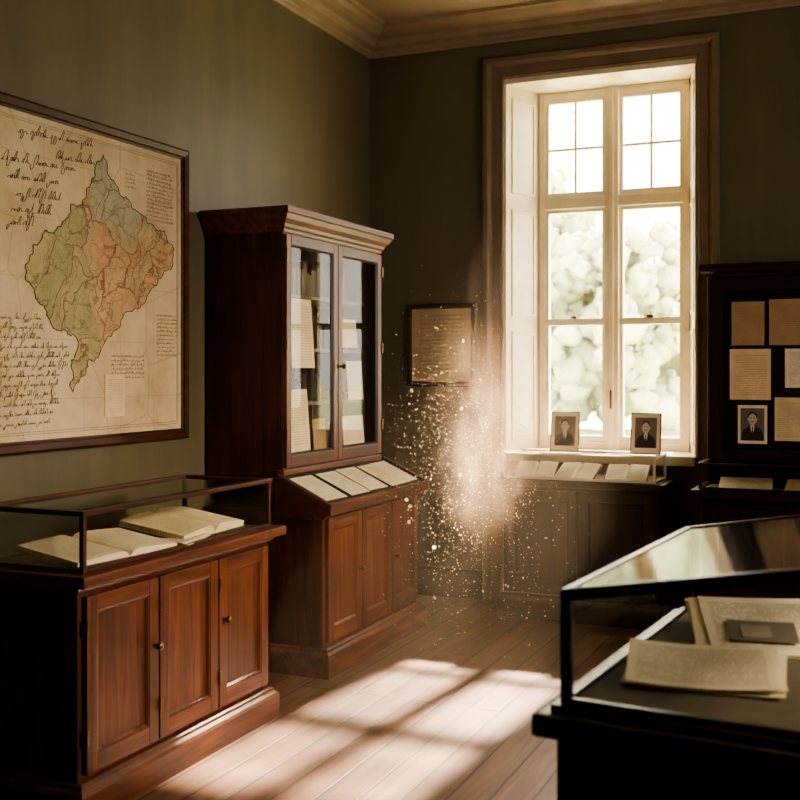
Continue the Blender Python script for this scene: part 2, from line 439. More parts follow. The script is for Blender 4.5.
def open_book(name, parent, loc, rz, w, h, tilt=0, thick=.032, mat=PAGE):
    e = empty(name, loc, rz, tilt)
    e.parent = parent
    nx = 32; vs = []; fs = []
    for i in range(nx+1):
        s = -1+2*i/nx; x = s*w/2; a = abs(s)
        z = .005+thick*(min(1, a/.16)**.5)*(1-.45*a**1.5)
        vs += [(x, -h/2, z), (x, h/2, z), (x, h/2, .004), (x, -h/2, .004)]
    for i in range(nx):
        a = 4*i; b = a+4
        fs += [(a, b, b+1, a+1), (a+1, b+1, b+2, a+2), (a+3, b+3, b, a), (a+2, b+2, b+3, a+3)]
    fs += [(0, 1, 2, 3), (4*nx+3, 4*nx+2, 4*nx+1, 4*nx)]
    mesh_obj('pages', vs, fs, mat, e, uv=lambda c: ((abs(c.x)/(w/2)) if c.z > .006 else 0, c.y/h+.5), smooth=False)
    box(e, 'cover', -w/2-.008, w/2+.008, -h/2-.006, h/2+.006, 0, .005, COVER, .001)
    return e
def stack(parent, name, x, y, z, w, h, n, mat, rz=0, tilt=0, jit=.012, cu=.005):
    e = empty(name, (x, y, z), rz, tilt); e.parent = parent
    for i in range(n):
        top = i == n-1
        paper(e, 'sheet_%d' % i, (random.uniform(-jit, jit), random.uniform(-jit, jit), .002+i*.0038), w, h, mat if top or i % 2 else BLANK,
              (0, 0, random.uniform(-.07, .07)), .0016, curl=cu*(.4+.6*i/n))
    return e

# ------------------------------------------------------------------ display cabinet at left
cab = empty('display_cabinet', (.80, 2.88, 0), R(90))
W, D = 1.29, .50
plinth(cab, 0, W, 0, D, .13, MAH)
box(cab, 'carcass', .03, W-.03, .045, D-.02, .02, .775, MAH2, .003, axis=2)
box(cab, 'top_ledge', -.02, W+.02, -.025, D, .785, .825, MAH, .010)
sweep(cab, 'ledge_moulding', [(.03, D-.02), (.03, .045), (W-.03, .045), (W-.03, D-.02)], [(0, .755), (.012, .76), (.022, .772), (.03, .786), (0, .786)], MAH)
xs = [.05, .455, .850, 1.24]
for i in range(3):
    panel_door(cab, str(i+1), xs[i]+.004, xs[i+1]-.004, .15, .745, .024, MAH, knob=((xs[i+1]-.03, .50) if i == 0 else ((xs[i]+.035, .50) if i == 2 else None)))
    for z in (.25, .62):
        box(cab, 'hinge_%d_%d' % (i, int(z*100)), xs[i]-.004, xs[i]+.006, .016, .026, z, z+.05, BRASS, .002)
box(cab, 'case_deck', .04, W-.04, .03, D-.045, .824, .830, FELT, .001)
glass_case(cab, .03, W-.04, .02, D-.035, .825, 1.015, MAH2)
open_book('open_ledger', cab, (.36, .22, .846), R(-6), .50, .30, R(7), .026, PAGE4)
open_book('open_ledger', cab, (.93, .25, .852), R(3), .48, .30, R(9), .040, PAGE)
stack(cab, 'loose_papers', .72, .13, .834, .26, .17, 3, PAGE4, R(14))

# ------------------------------------------------------------------ bookcase
bc = empty('glazed_bookcase', (.745, 4.74, 0), R(90))
W, D = 1.25, .735
plinth(bc, 0, W, 0, D, .14, MAH)
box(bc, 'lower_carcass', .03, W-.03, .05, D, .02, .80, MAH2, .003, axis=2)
for tag, a, b, kn in (('1', .06, .435, (.405, .47)), ('2', .443, .815, None), ('3', .823, 1.19, (.853, .47))):
    panel_door(bc, tag, a, b, .165, .77, .028, MAH, knob=kn)
def prof_x(name, x0, x1, pts, m, parent=bc):
    n = len(pts); vs = [(x0, y, z) for y, z in pts]+[(x1, y, z) for y, z in pts]
    fs = [tuple(range(n)), tuple(range(n, 2*n))]+[(i, (i+1) % n, n+(i+1) % n, n+i) for i in range(n)]
    return mesh_obj(name, vs, fs, m, parent, fix=True)
prof_x('desk_base', -.01, W+.01, [(-.015, .795), (-.015, .825), (.29, .965), (.29, .795)], MAH2[0])
sweep(bc, 'desk_moulding', [(.03, .3), (.03, .05), (W-.03, .05), (W-.03, .3)], [(0, .765), (.012, .77), (.03, .785), (.036, .797), (0, .797)], MAH)
sa = math.atan2(.14, .305)
bar(bc, 'desk_front_rail', (-.012, -.005, .838), (W+.012, -.005, .838), .026, MAH)
bar(bc, 'desk_side_rail_1', (.002, -.01, .838), (.002, .285, .976), .022, MAH)
bar(bc, 'desk_side_rail_2', (W-.002, -.01, .838), (W-.002, .285, .976), .022, MAH)
quad(bc, 'desk_lining', [(.01, .0, .837), (W-.01, .0, .837), (W-.01, .285, .969), (.01, .285, .969)], FELT)
for i, (x, m) in enumerate(((.16, PAGE4), (.42, PAGE4), (.68, PAGE4), (.92, PAGE), (1.11, PAGE4))):
    paper(bc, 'desk_document_%d' % i, (x, .14+random.uniform(-.01, .01), .909), .21, .235, m, (sa, 0, random.uniform(-.06, .06)), .003)
quad(bc, 'desk_glass', [(.01, .0, .851), (W-.01, .0, .851), (W-.01, .285, .982), (.01, .285, .982)], glassmat('desk_glass', gl=.25))
uy = .281; ux0, ux1 = .05, W-.05; uz0, uz1 = .965, 2.215
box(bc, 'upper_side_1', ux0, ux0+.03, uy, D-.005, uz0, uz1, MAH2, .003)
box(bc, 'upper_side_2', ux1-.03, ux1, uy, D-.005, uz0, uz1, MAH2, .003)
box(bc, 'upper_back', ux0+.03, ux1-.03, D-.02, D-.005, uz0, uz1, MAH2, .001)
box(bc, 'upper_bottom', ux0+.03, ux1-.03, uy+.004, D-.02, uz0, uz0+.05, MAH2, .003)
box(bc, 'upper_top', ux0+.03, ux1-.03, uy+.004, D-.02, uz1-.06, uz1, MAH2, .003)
SHELF = plain('painted_shelf', (.22, .19, .13), .5)
for i, z in enumerate((1.31, 1.60, 1.88)):
    box(bc, 'shelf_%d' % i, ux0+.03, ux1-.03, uy+.09, D-.02, z, z+.018, SHELF, .003)
box(bc, 'waist_rail', ux0-.012, ux1+.012, uy-.012, uy+.03, uz0+.005, uz0+.035, MAH, .006)
corn = [(0, 2.19), (.008, 2.19), (.012, 2.205), (.022, 2.215), (.025, 2.23), (.045, 2.25), (.058, 2.275), (.066, 2.28), (.066, 2.31), (0, 2.31)]
sweep(bc, 'cornice', [(ux0, D-.005), (ux0, uy), (ux1, uy), (ux1, D-.005)], corn, MAH)
box(bc, 'cornice_cap', ux0, ux1, uy, D-.005, 2.22, 2.309, MAH2, .001)
mid = (ux0+ux1)/2
for tag, a, b in (('l', ux0+.006, mid-.003), ('r', mid+.003, ux1-.006)):
    z0, z1, fr = uz0+.045, uz1-.035, .050
    y = uy-.018
    box(bc, 'glazed_door_%s_stile_1' % tag, a, a+fr, y, y+.024, z0, z1, MAH, .004)
    box(bc, 'glazed_door_%s_stile_2' % tag, b-fr, b, y, y+.024, z0, z1, MAH, .004)
    box(bc, 'glazed_door_%s_rail_1' % tag, a+fr, b-fr, y, y+.024, z1-fr, z1, MAH, .004)
    box(bc, 'glazed_door_%s_rail_2' % tag, a+fr, b-fr, y, y+.024, z0, z0+fr*1.2, MAH, .004)
    sweep(bc, 'glazed_door_%s_bead' % tag, [(a+fr, z0+fr*1.2), (b-fr, z0+fr*1.2), (b-fr, z1-fr), (a+fr, z1-fr)], [(0, y+.002), (.010, y+.012), (.010, y+.02), (0, y+.02)], BLK[2], True, 'xz', side=-1)
    quad(bc, 'glazed_door_%s_glass' % tag, [(a+fr, y+.012, z0+fr), (b-fr, y+.012, z0+fr), (b-fr, y+.012, z1-fr), (a+fr, y+.012, z1-fr)], BGLASS)
lathe(bc, 'door_knob', [(0, 0), (.006, 0), (.006, .012), (.013, .018), (.014, .026), (0, .032)], BRASS, (mid+.03, uy-.018, 1.52), (R(90), 0, 0))
box(bc, 'lock_plate', mid-.04, mid-.022, uy-.021, uy-.016, 1.48, 1.55, BRASS, .002)
for z in (1.15, 1.6, 2.05):
    for x in (ux0+.004, ux1-.004):
        box(bc, 'door_hinge_%d_%d' % (int(z*100), int(x*10)), x-.006, x+.006, uy-.026, uy-.012, z, z+.06, BRASS, .002)
def rotp(x, z, w, h, m, y=uy+.025, lean=R(-4)):
    paper(bc, 'shelf_document_%d' % int(x*100+z*1000), (x, y, z), w, h, m, (R(90)+lean, 0, random.uniform(-.03, .03)), .002)
rotp(.29, 1.69, .24, .36, PAGE); rotp(.26, 1.24, .22, .32, PAGE)
rotp(.84, 1.705, .19, .16, PAGE); rotp(.92, 1.44, .20, .22, PAGE4); rotp(.90, 1.16, .26, .16, PAGE); rotp(.49, 1.14, .14, .2, PAGE3)
bks = []
bm_cols = [plain('book_spine_%d' % i, c, .6) for i, c in enumerate([(.10, .035, .02), (.05, .045, .03), (.16, .10, .05), (.03, .03, .035), (.22, .16, .09)])]
for z in (1.018, 1.33, 1.62, 1.90):
    x = ux0+.05
    while x < ux1-.08:
        w = random.uniform(.02, .05)
        if random.random() < .60:
            bks.append((x, x+w-.002, uy+.18+random.uniform(0, .02), uy+.36, z, z+random.uniform(.13, .20), random.randrange(5)))
        x += w
multibox(bc, 'row_of_books', bks, bm_cols)

# ------------------------------------------------------------------ map
mp_y0, mp_y1, mp_z0, mp_z1 = 3.06, 4.61, 1.162, 2.592
mc = Vector((0, (mp_y0+mp_y1)/2, (mp_z0+mp_z1)/2))
fm = empty('framed_map', (0.002, mc.y, mc.z), R(90))
hw, hh = (mp_y1-mp_y0)/2, (mp_z1-mp_z0)/2
sweep(fm, 'frame', [(-hw+.05, -hh+.05), (hw-.05, -hh+.05), (hw-.05, hh-.05), (-hw+.05, hh-.05)],
      [(0, -.004), (0, -.018), (.010, -.022), (.014, -.030), (.040, -.036), (.050, -.028), (.050, 0), (.0, 0)], MAH2[0], True, 'xz', side=1)
def mapmat():
    m, nt, bs = newmat('aged_map_paper')
    tc = N(nt, 'ShaderNodeTexCoord')
    n = N(nt, 'ShaderNodeTexNoise', Scale=2.5, Detail=8.0, Roughness=.65); L(nt, tc.outputs['Object'], n.inputs['Vector'])
    r = ramp(nt, [(.3, (.44, .31, .18)), (.55, (.64, .50, .32)), (.75, (.73, .59, .40))]); L(nt, n.outputs['Fac'], r.inputs[0])
    sp = N(nt, 'ShaderNodeSeparateXYZ'); L(nt, tc.outputs['Object'], sp.inputs[0])
    g1 = math_n(nt, 'LESS_THAN', math_n(nt, 'FRACT', math_n(nt, 'MULTIPLY', sp.outputs[0], 4.0)), .012)
    g2 = math_n(nt, 'LESS_THAN', math_n(nt, 'FRACT', math_n(nt, 'MULTIPLY', sp.outputs[2], 4.0)), .012)
    wn = N(nt, 'ShaderNodeTexVoronoi', Scale=2.2, feature='DISTANCE_TO_EDGE'); L(nt, tc.outputs['Object'], wn.inputs['Vector'])
    g3 = math_n(nt, 'MULTIPLY', math_n(nt, 'LESS_THAN', wn.outputs['Distance'], .008), .8)
    f = math_n(nt, 'MULTIPLY', math_n(nt, 'MAXIMUM', math_n(nt, 'MAXIMUM', g1, g2), g3), .3)
    L(nt, mixc(nt, f, r.outputs[0], (.22, .15, .08)), bs.inputs['Base Color'])
    bs.inputs['Roughness'].default_value = .75
    return m
def landmat():
    m, nt, bs = newmat('map_land_tints')
    tc = N(nt, 'ShaderNodeTexCoord')
    wn = N(nt, 'ShaderNodeTexNoise', Scale=3.6, Detail=6.0); L(nt, tc.outputs['Object'], wn.inputs['Vector'])
    va = N(nt, 'ShaderNodeVectorMath', operation='MULTIPLY_ADD'); L(nt, wn.outputs['Color'], va.inputs[0]); va.inputs[1].default_value = (.42, 0, .42); L(nt, tc.outputs['Object'], va.inputs[2])
    sp = N(nt, 'ShaderNodeSeparateXYZ'); L(nt, va.outputs[0], sp.inputs[0])
    X, Z = sp.outputs[0], sp.outputs[2]
    def mr(v, a, b):
        n = N(nt, 'ShaderNodeMapRange'); n.clamp = True
        n.inputs['From Min'].default_value = a; n.inputs['From Max'].default_value = b; L(nt, v, n.inputs['Value']); return n.outputs[0]
    def patches(scale, c1, c2, c3):
        v = N(nt, 'ShaderNodeTexVoronoi', Scale=scale); L(nt, va.outputs[0], v.inputs['Vector'])
        s_ = N(nt, 'ShaderNodeSeparateColor'); L(nt, v.outputs['Color'], s_.inputs[0])
        r_ = ramp(nt, [(0, c1), (.4, c2), (.78, c3)]); r_.color_ramp.interpolation = 'CONSTANT'
        L(nt, s_.outputs[0], r_.inputs[0]); return r_.outputs[0]
    green = patches(5.0, (.37, .34, .18), (.43, .37, .20), (.50, .37, .21))
    orange = patches(5.0, (.54, .37, .22), (.50, .39, .23), (.54, .33, .20))
    teal = (.38, .38, .26)
    c0 = mixc(nt, mr(X, .24, .32), green, orange)
    upper = math_n(nt, 'MULTIPLY', mr(Z, .46, .52), mr(X, .18, .24))
    c0 = mixc(nt, upper, c0, teal)
    def edge(scale, wdt, k):
        v = N(nt, 'ShaderNodeTexVoronoi', Scale=scale, feature='DISTANCE_TO_EDGE'); L(nt, va.outputs[0], v.inputs['Vector'])
        return math_n(nt, 'MULTIPLY', math_n(nt, 'LESS_THAN', v.outputs['Distance'], wdt), k)
    n = N(nt, 'ShaderNodeTexNoise', Scale=7.0, Detail=9.0, Roughness=.75); L(nt, tc.outputs['Object'], n.inputs['Vector'])
    rn = ramp(nt, [(.3, (.74, .73, .70)), (.7, (1.25, 1.18, 1.10))]); L(nt, n.outputs['Fac'], rn.inputs[0])
    c = mixc(nt, 1.0, c0, rn.outputs[0], 'MULTIPLY')
    c = mixc(nt, edge(30.0, .04, .30), c, (.18, .12, .06))
    c = mixc(nt, edge(14.0, .030, .50), c, (.13, .07, .04))
    c = mixc(nt, edge(5.0, .016, .7), c, (.16, .05, .03))
    L(nt, c, bs.inputs['Base Color']); bs.inputs['Roughness'].default_value = .75
    return m
MAPP, LAND = mapmat(), landmat()
box(fm, 'map_sheet', -hw+.045, hw-.045, -.014, -.004, -hh+.045, hh-.045, MAPP, 0)
coast = [(3.963, 2.459), (3.99, 2.40), (4.047, 2.345), (4.10, 2.29), (4.25, 2.225), (4.42, 2.176), (4.50, 2.098), (4.41, 1.959), (4.30, 1.864), (4.23, 1.79), (4.09, 1.729),
         (3.963, 1.61), (3.86, 1.544), (3.81, 1.465), (3.765, 1.405), (3.74, 1.436), (3.752, 1.52), (3.797, 1.60), (3.702, 1.67), (3.63, 1.689),
         (3.58, 1.769), (3.51, 1.848), (3.476, 1.926), (3.522, 2.012), (3.592, 2.08), (3.70, 2.127), (3.75, 2.21), (3.83, 2.241), (3.885, 2.333), (3.92, 2.42)]
def fract(a, b, d):
    if d == 0: return [a]
    m = (a+b)/2; t = b-a; m = m+Vector((-t.y, t.x))*random.uniform(-.26, .26)
    return fract(a, m, d-1)+fract(m, b, d-1)
pts = []
for i in range(len(coast)):
    pts += fract(Vector(coast[i]), Vector(coast[(i+1) % len(coast)]), 4)
quad(fm, 'map_land', [(p.x-mc.y, -.0155, p.y-mc.z) for p in pts], LAND)
def curve_obj(name, splines, parent, depth, mat, cyc=False):
    cu = bpy.data.curves.new(name, 'CURVE'); cu.dimensions = '3D'; cu.bevel_depth = depth; cu.bevel_resolution = 0
    for s in splines:
        sp = cu.splines.new('POLY'); sp.points.add(len(s)-1); sp.use_cyclic_u = cyc
        for q, p in zip(sp.points, s): q.co = (*p, 1)
    cu.materials.append(mat)
    o = bpy.data.objects.new(name, cu); o.parent = parent; return link(o)
curve_obj('map_coastline', [[(p.x-mc.y, -.016, p.y-mc.z) for p in pts]], fm, .0018, INK, True)
def scribble(x0, x1, z, amp, slope=0.0, y=-.0152):
    """cursive words: looping letters with ascenders/descenders and slant"""
    out = []; x = x0
    while x < x1-amp*2:
        nl = random.randint(3, 8); s = []
        for k in range(nl):
            h = random.choice([1, .8, .6, 1.1, .7, 2.4, 2.8, -1.4])*amp
            adv = amp*random.uniform(.45, .95); lp = random.choice([.9, .5, -.35, .7])
            for j in range(9):
                th = 2*math.pi*j/9
                zz = h*(1-math.cos(th))/2
                xx = x+adv*j/9-lp*.5*adv*math.sin(th)+.45*zz
                s.append((xx, y, z+zz+(x-x0)*slope))
            x += adv
            if x > x1: break
        s.append((x+amp*.8, y, z+(x-x0)*slope+amp*.15))
        out.append(s); x += amp*1.6
    return out
hand = []
for i, (a, b, z) in enumerate([(3.44, 3.88, 2.455), (3.66, 3.91, 2.39), (3.34, 3.78, 2.33), (3.38, 3.70, 2.265), (3.42, 3.70, 2.20), (3.40, 3.64, 2.135), (3.38, 3.50, 2.08)]):
    hand += scribble(a-mc.y, b-mc.y, z-mc.z, .016, .06)
curve_obj('map_handwriting_upper', hand, fm, .0011, INK)
hand = []
for i in range(12):
    hand += scribble(3.17-mc.y, 3.17+.56-.012*abs(i-4)-(.12 if i < 3 else 0)-mc.y, 1.70-.039*i-mc.z, .0095, .02)
curve_obj('map_handwriting_lower', hand, fm, .0008, INK)
small = []
for x0, x1, z0, n in ((4.28, 4.49, 2.44, 13), (4.36, 4.52, 1.76, 11), (4.02, 4.26, 1.56, 6), (4.12, 4.20, 2.40, 4)):
    for i in range(n): small += scribble(x0-mc.y, x1-mc.y, z0-.019*i-mc.z, .0038)
curve_obj('map_printed_notes', small, fm, .0004, plain('sepia_ink', (.26, .18, .11), .8))
paper(fm, 'map_legend_card', (4.045-mc.y, -.0165, 1.385-mc.z), .14, .19, PAGE2, (R(90), 0, 0), .002)
def maprect(a, b, c, d, y=-.0152):
    return [(a, y, c), (b, y, c), (b, y, d), (a, y, d)]
curve_obj('map_border', [maprect(-hw+.075, hw-.075, -hh+.075, hh-.075), maprect(-hw+.085, hw-.085, -hh+.085, hh-.085)], fm, .0008, INK, True)

# ------------------------------------------------------------------ framed letter on back wall
fl = empty('framed_letter', (.527, 6.798, 1.665))
hw2, hh2 = .245, .275
sweep(fl, 'frame', [(-hw2+.035, -hh2+.035), (hw2-.035, -hh2+.035), (hw2-.035, hh2-.035), (-hw2+.035, hh2-.035)],
      [(0, 0), (0, -.018), (.012, -.024), (.030, -.028), (.035, -.02), (.035, 0)], DRK[0], True, 'xz', side=1)
paper(fl, 'letter_sheet', (0, -.010, 0), 2*hw2-.06, 2*hh2-.06, papermat('framed_letter_text', (.58, .44, .28), 18, strength=.34, margin=.14, wscale=30.0), (R(90), 0, 0), .003)

# ------------------------------------------------------------------ portraits (flat photographic prints)
def disc(cx, cz, rx, rz, y, n=28, sq=0):
    return [(cx+rx*math.cos(2*math.pi*i/n), y, cz+rz*math.sin(2*math.pi*i/n)) for i in range(n)]
def portrait_print(p, w, h, y, cz=0):
    quad(p, 'print_background', [(-w/2, y, cz-h/2), (w/2, y, cz-h/2), (w/2, y, cz+h/2), (-w/2, y, cz+h/2)], PH_BG)
    e = .0006
    def P(l, k): return [(x*w, y-e*k, cz+z*h) for x, z in l]
    quad(p, 'print_suit', P([(-.46, -.495), (.46, -.495), (.44, -.28), (.36, -.15), (.18, -.07), (.09, -.02), (-.09, -.02), (-.18, -.07), (-.36, -.15), (-.44, -.28)], 1), PH_DK)
    quad(p, 'print_shirt', P([(0, -.36), (.09, -.08), (.07, 0), (-.07, 0), (-.09, -.08)], 2), PH_WH)
    quad(p, 'print_tie', P([(0, -.36), (.03, -.28), (.018, -.10), (.03, -.06), (-.03, -.06), (-.018, -.10), (-.03, -.28)], 3), PH_DK)
    quad(p, 'print_neck', P([(-.07, -.03), (.07, -.03), (.08, .08), (-.08, .08)], 3), PH_SK)
    quad(p, 'print_hair', disc(0, cz+.225*h, .195*w, .175*h, y-e*3), PH_DK)
    quad(p, 'print_ear_l', disc(-.178*w, cz+.16*h, .025*w, .038*h, y-e*3.5), PH_SK)
    quad(p, 'print_ear_r', disc(.178*w, cz+.16*h, .025*w, .038*h, y-e*3.5), PH_SK)
    quad(p, 'print_face', disc(0, cz+.16*h, .17*w, .175*h, y-e*4), PH_SK)
    for s in (-1, 1):
        quad(p, 'print_eye_%d' % s, disc(s*.068*w, cz+.185*h, .026*w, .011*h, y-e*5, 10), PH_DK)
        quad(p, 'print_brow_%d' % s, disc(s*.068*w, cz+.215*h, .042*w, .008*h, y-e*5, 10), PH_DK)
    quad(p, 'print_moustache', disc(0, cz+.090*h, .065*w, .015*h, y-e*5, 12), PH_DK)
    quad(p, 'print_nose', disc(.006*w, cz+.135*h, .016*w, .026*h, y-e*5, 10), MAT_CREAM)
def framed_portrait(x, y, z, rz):
    e = empty('framed_portrait', (x, y, z), rz, R(-9))
    w, h = .180, .245
    box(e, 'backing', -w/2+.004, w/2-.004, 0, .008, .004, h-.004, DRK, .001)
    sweep(e, 'frame', [(-w/2+.005, .005), (w/2-.005, .005), (w/2-.005, h-.005), (-w/2+.005, h-.005)], [(0, 0), (0, -.006), (.002, -.008), (.005, -.006), (.005, .008), (0, .008)], DRK[0], True, 'xz', side=1)
    box(e, 'mount', -w/2+.005, w/2-.005, -.003, .0, .005, h-.005, MAT_CREAM, 0)
    portrait_print(e, w-.052, h-.064, -.0036, cz=h/2+.004)
    bar(e, 'strut', (0, .01, h*.7), (0, .07, .012), .008, DRK)
    return e

# ------------------------------------------------------------------ cabinet below window
wc = empty('dark_display_cabinet', (1.05, 6.38, 0))
W, D = .99, .38
plinth(wc, 0, W, 0, D, .15, DRK)
box(wc, 'carcass', .03, W-.03, .045, D-.005, .02, .80, DRK, .003, axis=2)
box(wc, 'top_ledge', -.02, W+.02, -.02, D-.005, .80, .842, DRK, .008)
for i, (a, b) in enumerate(((.05, .49), (.50, .94))):
    panel_door(wc, str(i), a, b, .17, .775, .024, DRK)
box(wc, 'case_deck', .04, W-.06, .03, D-.03, .841, .848, LINEN2, .001)
LT = plain('nickel_case_frame', (.66, .58, .46), .35, .2)
glass_case(wc, .035, W-.035, .01, D-.01, .843, .985, LT, .015)
for i, (x, m, r) in enumerate(((.20, PAGE4, 6), (.46, PAGE4, -5), (.76, PAGE4, 4))):
    open_book('open_booklet', wc, (x, .17, .880), R(r), .24, .20, R(22), .012, m)
framed_portrait(1.423, 6.56, 1.0015, R(0))
framed_portrait(1.915, 6.56, 1.0015, R(0))

# ------------------------------------------------------------------ notice cabinet at right
nc = empty('document_display_cabinet', (2.26, 6.18, 0))
W, D = 1.35, .54
plinth(nc, 0, W, 0, D, .15, DRK)
box(nc, 'carcass', .03, W-.03, .045, D, .02, .80, DRK, .003, axis=2)
box(nc, 'top_ledge', -.02, W+.02, -.02, D, .80, .845, DRK, .008)
for i in range(3):
    panel_door(nc, str(i), .05+.42*i, .05+.42*i+.41, .17, .775, .024, DRK)
box(nc, 'case_deck', .04, W-.06, .03, .33, .843, .85, LINEN, .001)
glass_case(nc, .02, W-.02, .005, .345, .846, .975, DRK, .016)
for i, x in enumerate((.25, .60, 1.0)):
    paper(nc, 'case_document_%d' % i, (x, .17, .872), .28, .22, PAGE if i % 2 else PAGE4, (R(11), 0, R(4-5*i)), .004)
by = .36
box(nc, 'board_back', .04, W-.04, by+.01, D, .846, 2.04, BLK, .002)
box(nc, 'board_stile_1', .02, .10, by-.02, D, .846, 2.04, DRK, .005)
box(nc, 'board_stile_2', W-.10, W-.02, by-.02, D, .846, 2.04, DRK, .005)
box(nc, 'board_rail_1', .10, W-.10, by-.02, by+.02, 1.955, 2.04, DRK, .005)
box(nc, 'board_rail_2', .10, W-.10, by-.02, by+.02, .99, 1.045, DRK, .005)
sweep(nc, 'board_cornice', [(.02, D), (.02, by-.02), (W-.02, by-.02), (W-.02, D)], [(0, 2.03), (.01, 2.035), (.015, 2.05), (.035, 2.065), (.042, 2.08), (.042, 2.105), (0, 2.105)], DRK)
box(nc, 'board_cap', .02, W-.02, by-.02, D, 2.035, 2.104, DRK, .001)
def pin(x0, x1, z0, z1, m):
    paper(nc, 'pinned_document_%d' % int(x0*1000+z0*100), ((x0+x1)/2-2.26, by+.004, (z0+z1)/2), x1-x0, z1-z0, m, (R(90), 0, random.uniform(-.015, .015)), .002)
pin(2.41, 2.59, 1.64, 1.89, PAGE3); pin(2.615, 2.80, 1.64, 1.90, PAGE3); pin(2.40, 2.625, 1.33, 1.62, PAGE2)
pin(2.70, 2.92, 1.40, 1.62, PAGE4); pin(2.645, 2.82, 1.10, 1.345, PAGE2); pin(2.86, 3.05, 1.12, 1.33, PAGE3)
pin(2.86, 3.07, 1.66, 1.90, PAGE2); pin(2.98, 3.2, 1.38, 1.62, PAGE3)
ph = empty('pinned_portrait', (2.525-2.26, by+.003, 1.19)); ph.parent = nc
box(ph, 'mount', -.08, .08, -.002, .002, -.11, .11, MAT_CREAM, 0)
portrait_print(ph, .13, .185, -.0026)

# ------------------------------------------------------------------ slanted display case, right foreground
sc_ = empty('slanted_display_case', (2.608, 2.18, 0), R(-5))
W, D, z0, zl, zr = .78, 1.0, .82, 1.045, 1.185
CF = wood('dark_case_wood', (.014, .008, .005), (.050, .024, .014), .30)
box(sc_, 'table_top', -.055, W+.055, -.06, D+.055, .765, .812, CF, .012)
box(sc_, 'table_top_step', -.025, W+.025, -.03, D+.025, .810, .826, CF, .006)
box(sc_, 'apron', -.015, W+.015, -.02, D+.015, .60, .766, CF, .006)
box(sc_, 'pedestal', .02, W-.02, .015, D-.02, .02, .61, CF, .006, axis=2)
plinth(sc_, -.02, W+.02, -.025, D+.02, .12, CF)
panel_door(sc_, 'end', .05, W-.05, .15, .58, .0, CF)
t = .022
for nm, x, y, z in (('nl', 0, 0, zl), ('nr', W, 0, zr), ('fl', 0, D, zl), ('fr', W, D, zr)):
    bar(sc_, 'post_'+nm, (x, y, z0), (x, y, z), t, CF)
for nm, a, b in (('near', (-.012, 0, zl-.002), (W+.012, 0, zr)), ('far', (-.012, D, zl-.002), (W+.012, D, zr)), ('low', (0, -.012, zl), (0, D+.012, zl)), ('high', (W, -.012, zr), (W, D+.012, zr))):
    bar(sc_, 'lid_rail_'+nm, a, b, .024, CF)
for nm, a, b in (('near', (0, 0, z0+.008), (W, 0, z0+.008)), ('far', (0, D, z0+.008), (W, D, z0+.008)), ('low', (0, 0, z0+.008), (0, D, z0+.008)), ('high', (W, 0, z0+.008), (W, D, z0+.008))):
    bar(sc_, 'base_rail_'+nm, a, b, .018, CF)
quad(sc_, 'glass_near', [(0, 0, z0), (W, 0, z0), (W, 0, zr), (0, 0, zl)], BGLASS)
quad(sc_, 'glass_far', [(0, D, z0), (W, D, z0), (W, D, zr), (0, D, zl)], BGLASS)
quad(sc_, 'glass_low', [(0, 0, z0), (0, D, z0), (0, D, zl), (0, 0, zl)], BGLASS)
quad(sc_, 'glass_high', [(W, 0, z0), (W, D, z0), (W, D, zr), (W, 0, zr)], BGLASS)
quad(sc_, 'glass_lid', [(0, 0, zl+.008), (W, 0, zr+.008), (W, D, zr+.008), (0, D, zl+.008)], LIDGLASS)
box(sc_, 'deck', .012, W-.012, .012, D-.012, .826, .831, LINEN, .001)
stack(sc_, 'newspaper_stack', .215, .30, .842, .31, .26, 4, NEWS, R(12), R(6), .02, .010)
s2 = stack(sc_, 'newspaper_stack', .27, .70, .856, .34, .34, 4, NEWS, R(16), R(11), .02, .003)
paper(s2, 'printed_picture', (-.02, -.05, .0195), .16, .12, PH_BG, (0, 0, 0), .001, curl=.001)
PH_MID = plain('print_midtone', (.32, .27, .20), .7)
paper(s2, 'printed_picture_figures', (-.035, -.055, .0203), .07, .07, PH_MID, (0, 0, 0), .001, curl=.001)

# ------------------------------------------------------------------ dust in the sunbeam
dc = empty('dust_cloud', (1.2, 5.75, 0))
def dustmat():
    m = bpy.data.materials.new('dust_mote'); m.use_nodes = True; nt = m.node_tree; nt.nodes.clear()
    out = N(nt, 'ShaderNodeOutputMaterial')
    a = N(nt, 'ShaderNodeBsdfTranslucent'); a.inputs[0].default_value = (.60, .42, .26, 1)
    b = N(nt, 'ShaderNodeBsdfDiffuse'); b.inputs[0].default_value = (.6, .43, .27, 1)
    e = N(nt, 'ShaderNodeEmission', Strength=.45); e.inputs[0].default_value = (1, .68, .42, 1)  # faint warm glow added so motes outside the beam look lit
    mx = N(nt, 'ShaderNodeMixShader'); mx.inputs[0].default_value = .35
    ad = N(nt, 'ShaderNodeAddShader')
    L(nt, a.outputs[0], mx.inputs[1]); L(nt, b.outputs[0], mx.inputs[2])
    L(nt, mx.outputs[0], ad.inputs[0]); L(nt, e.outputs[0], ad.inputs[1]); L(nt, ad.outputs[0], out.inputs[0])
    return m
vs, fs = [], []
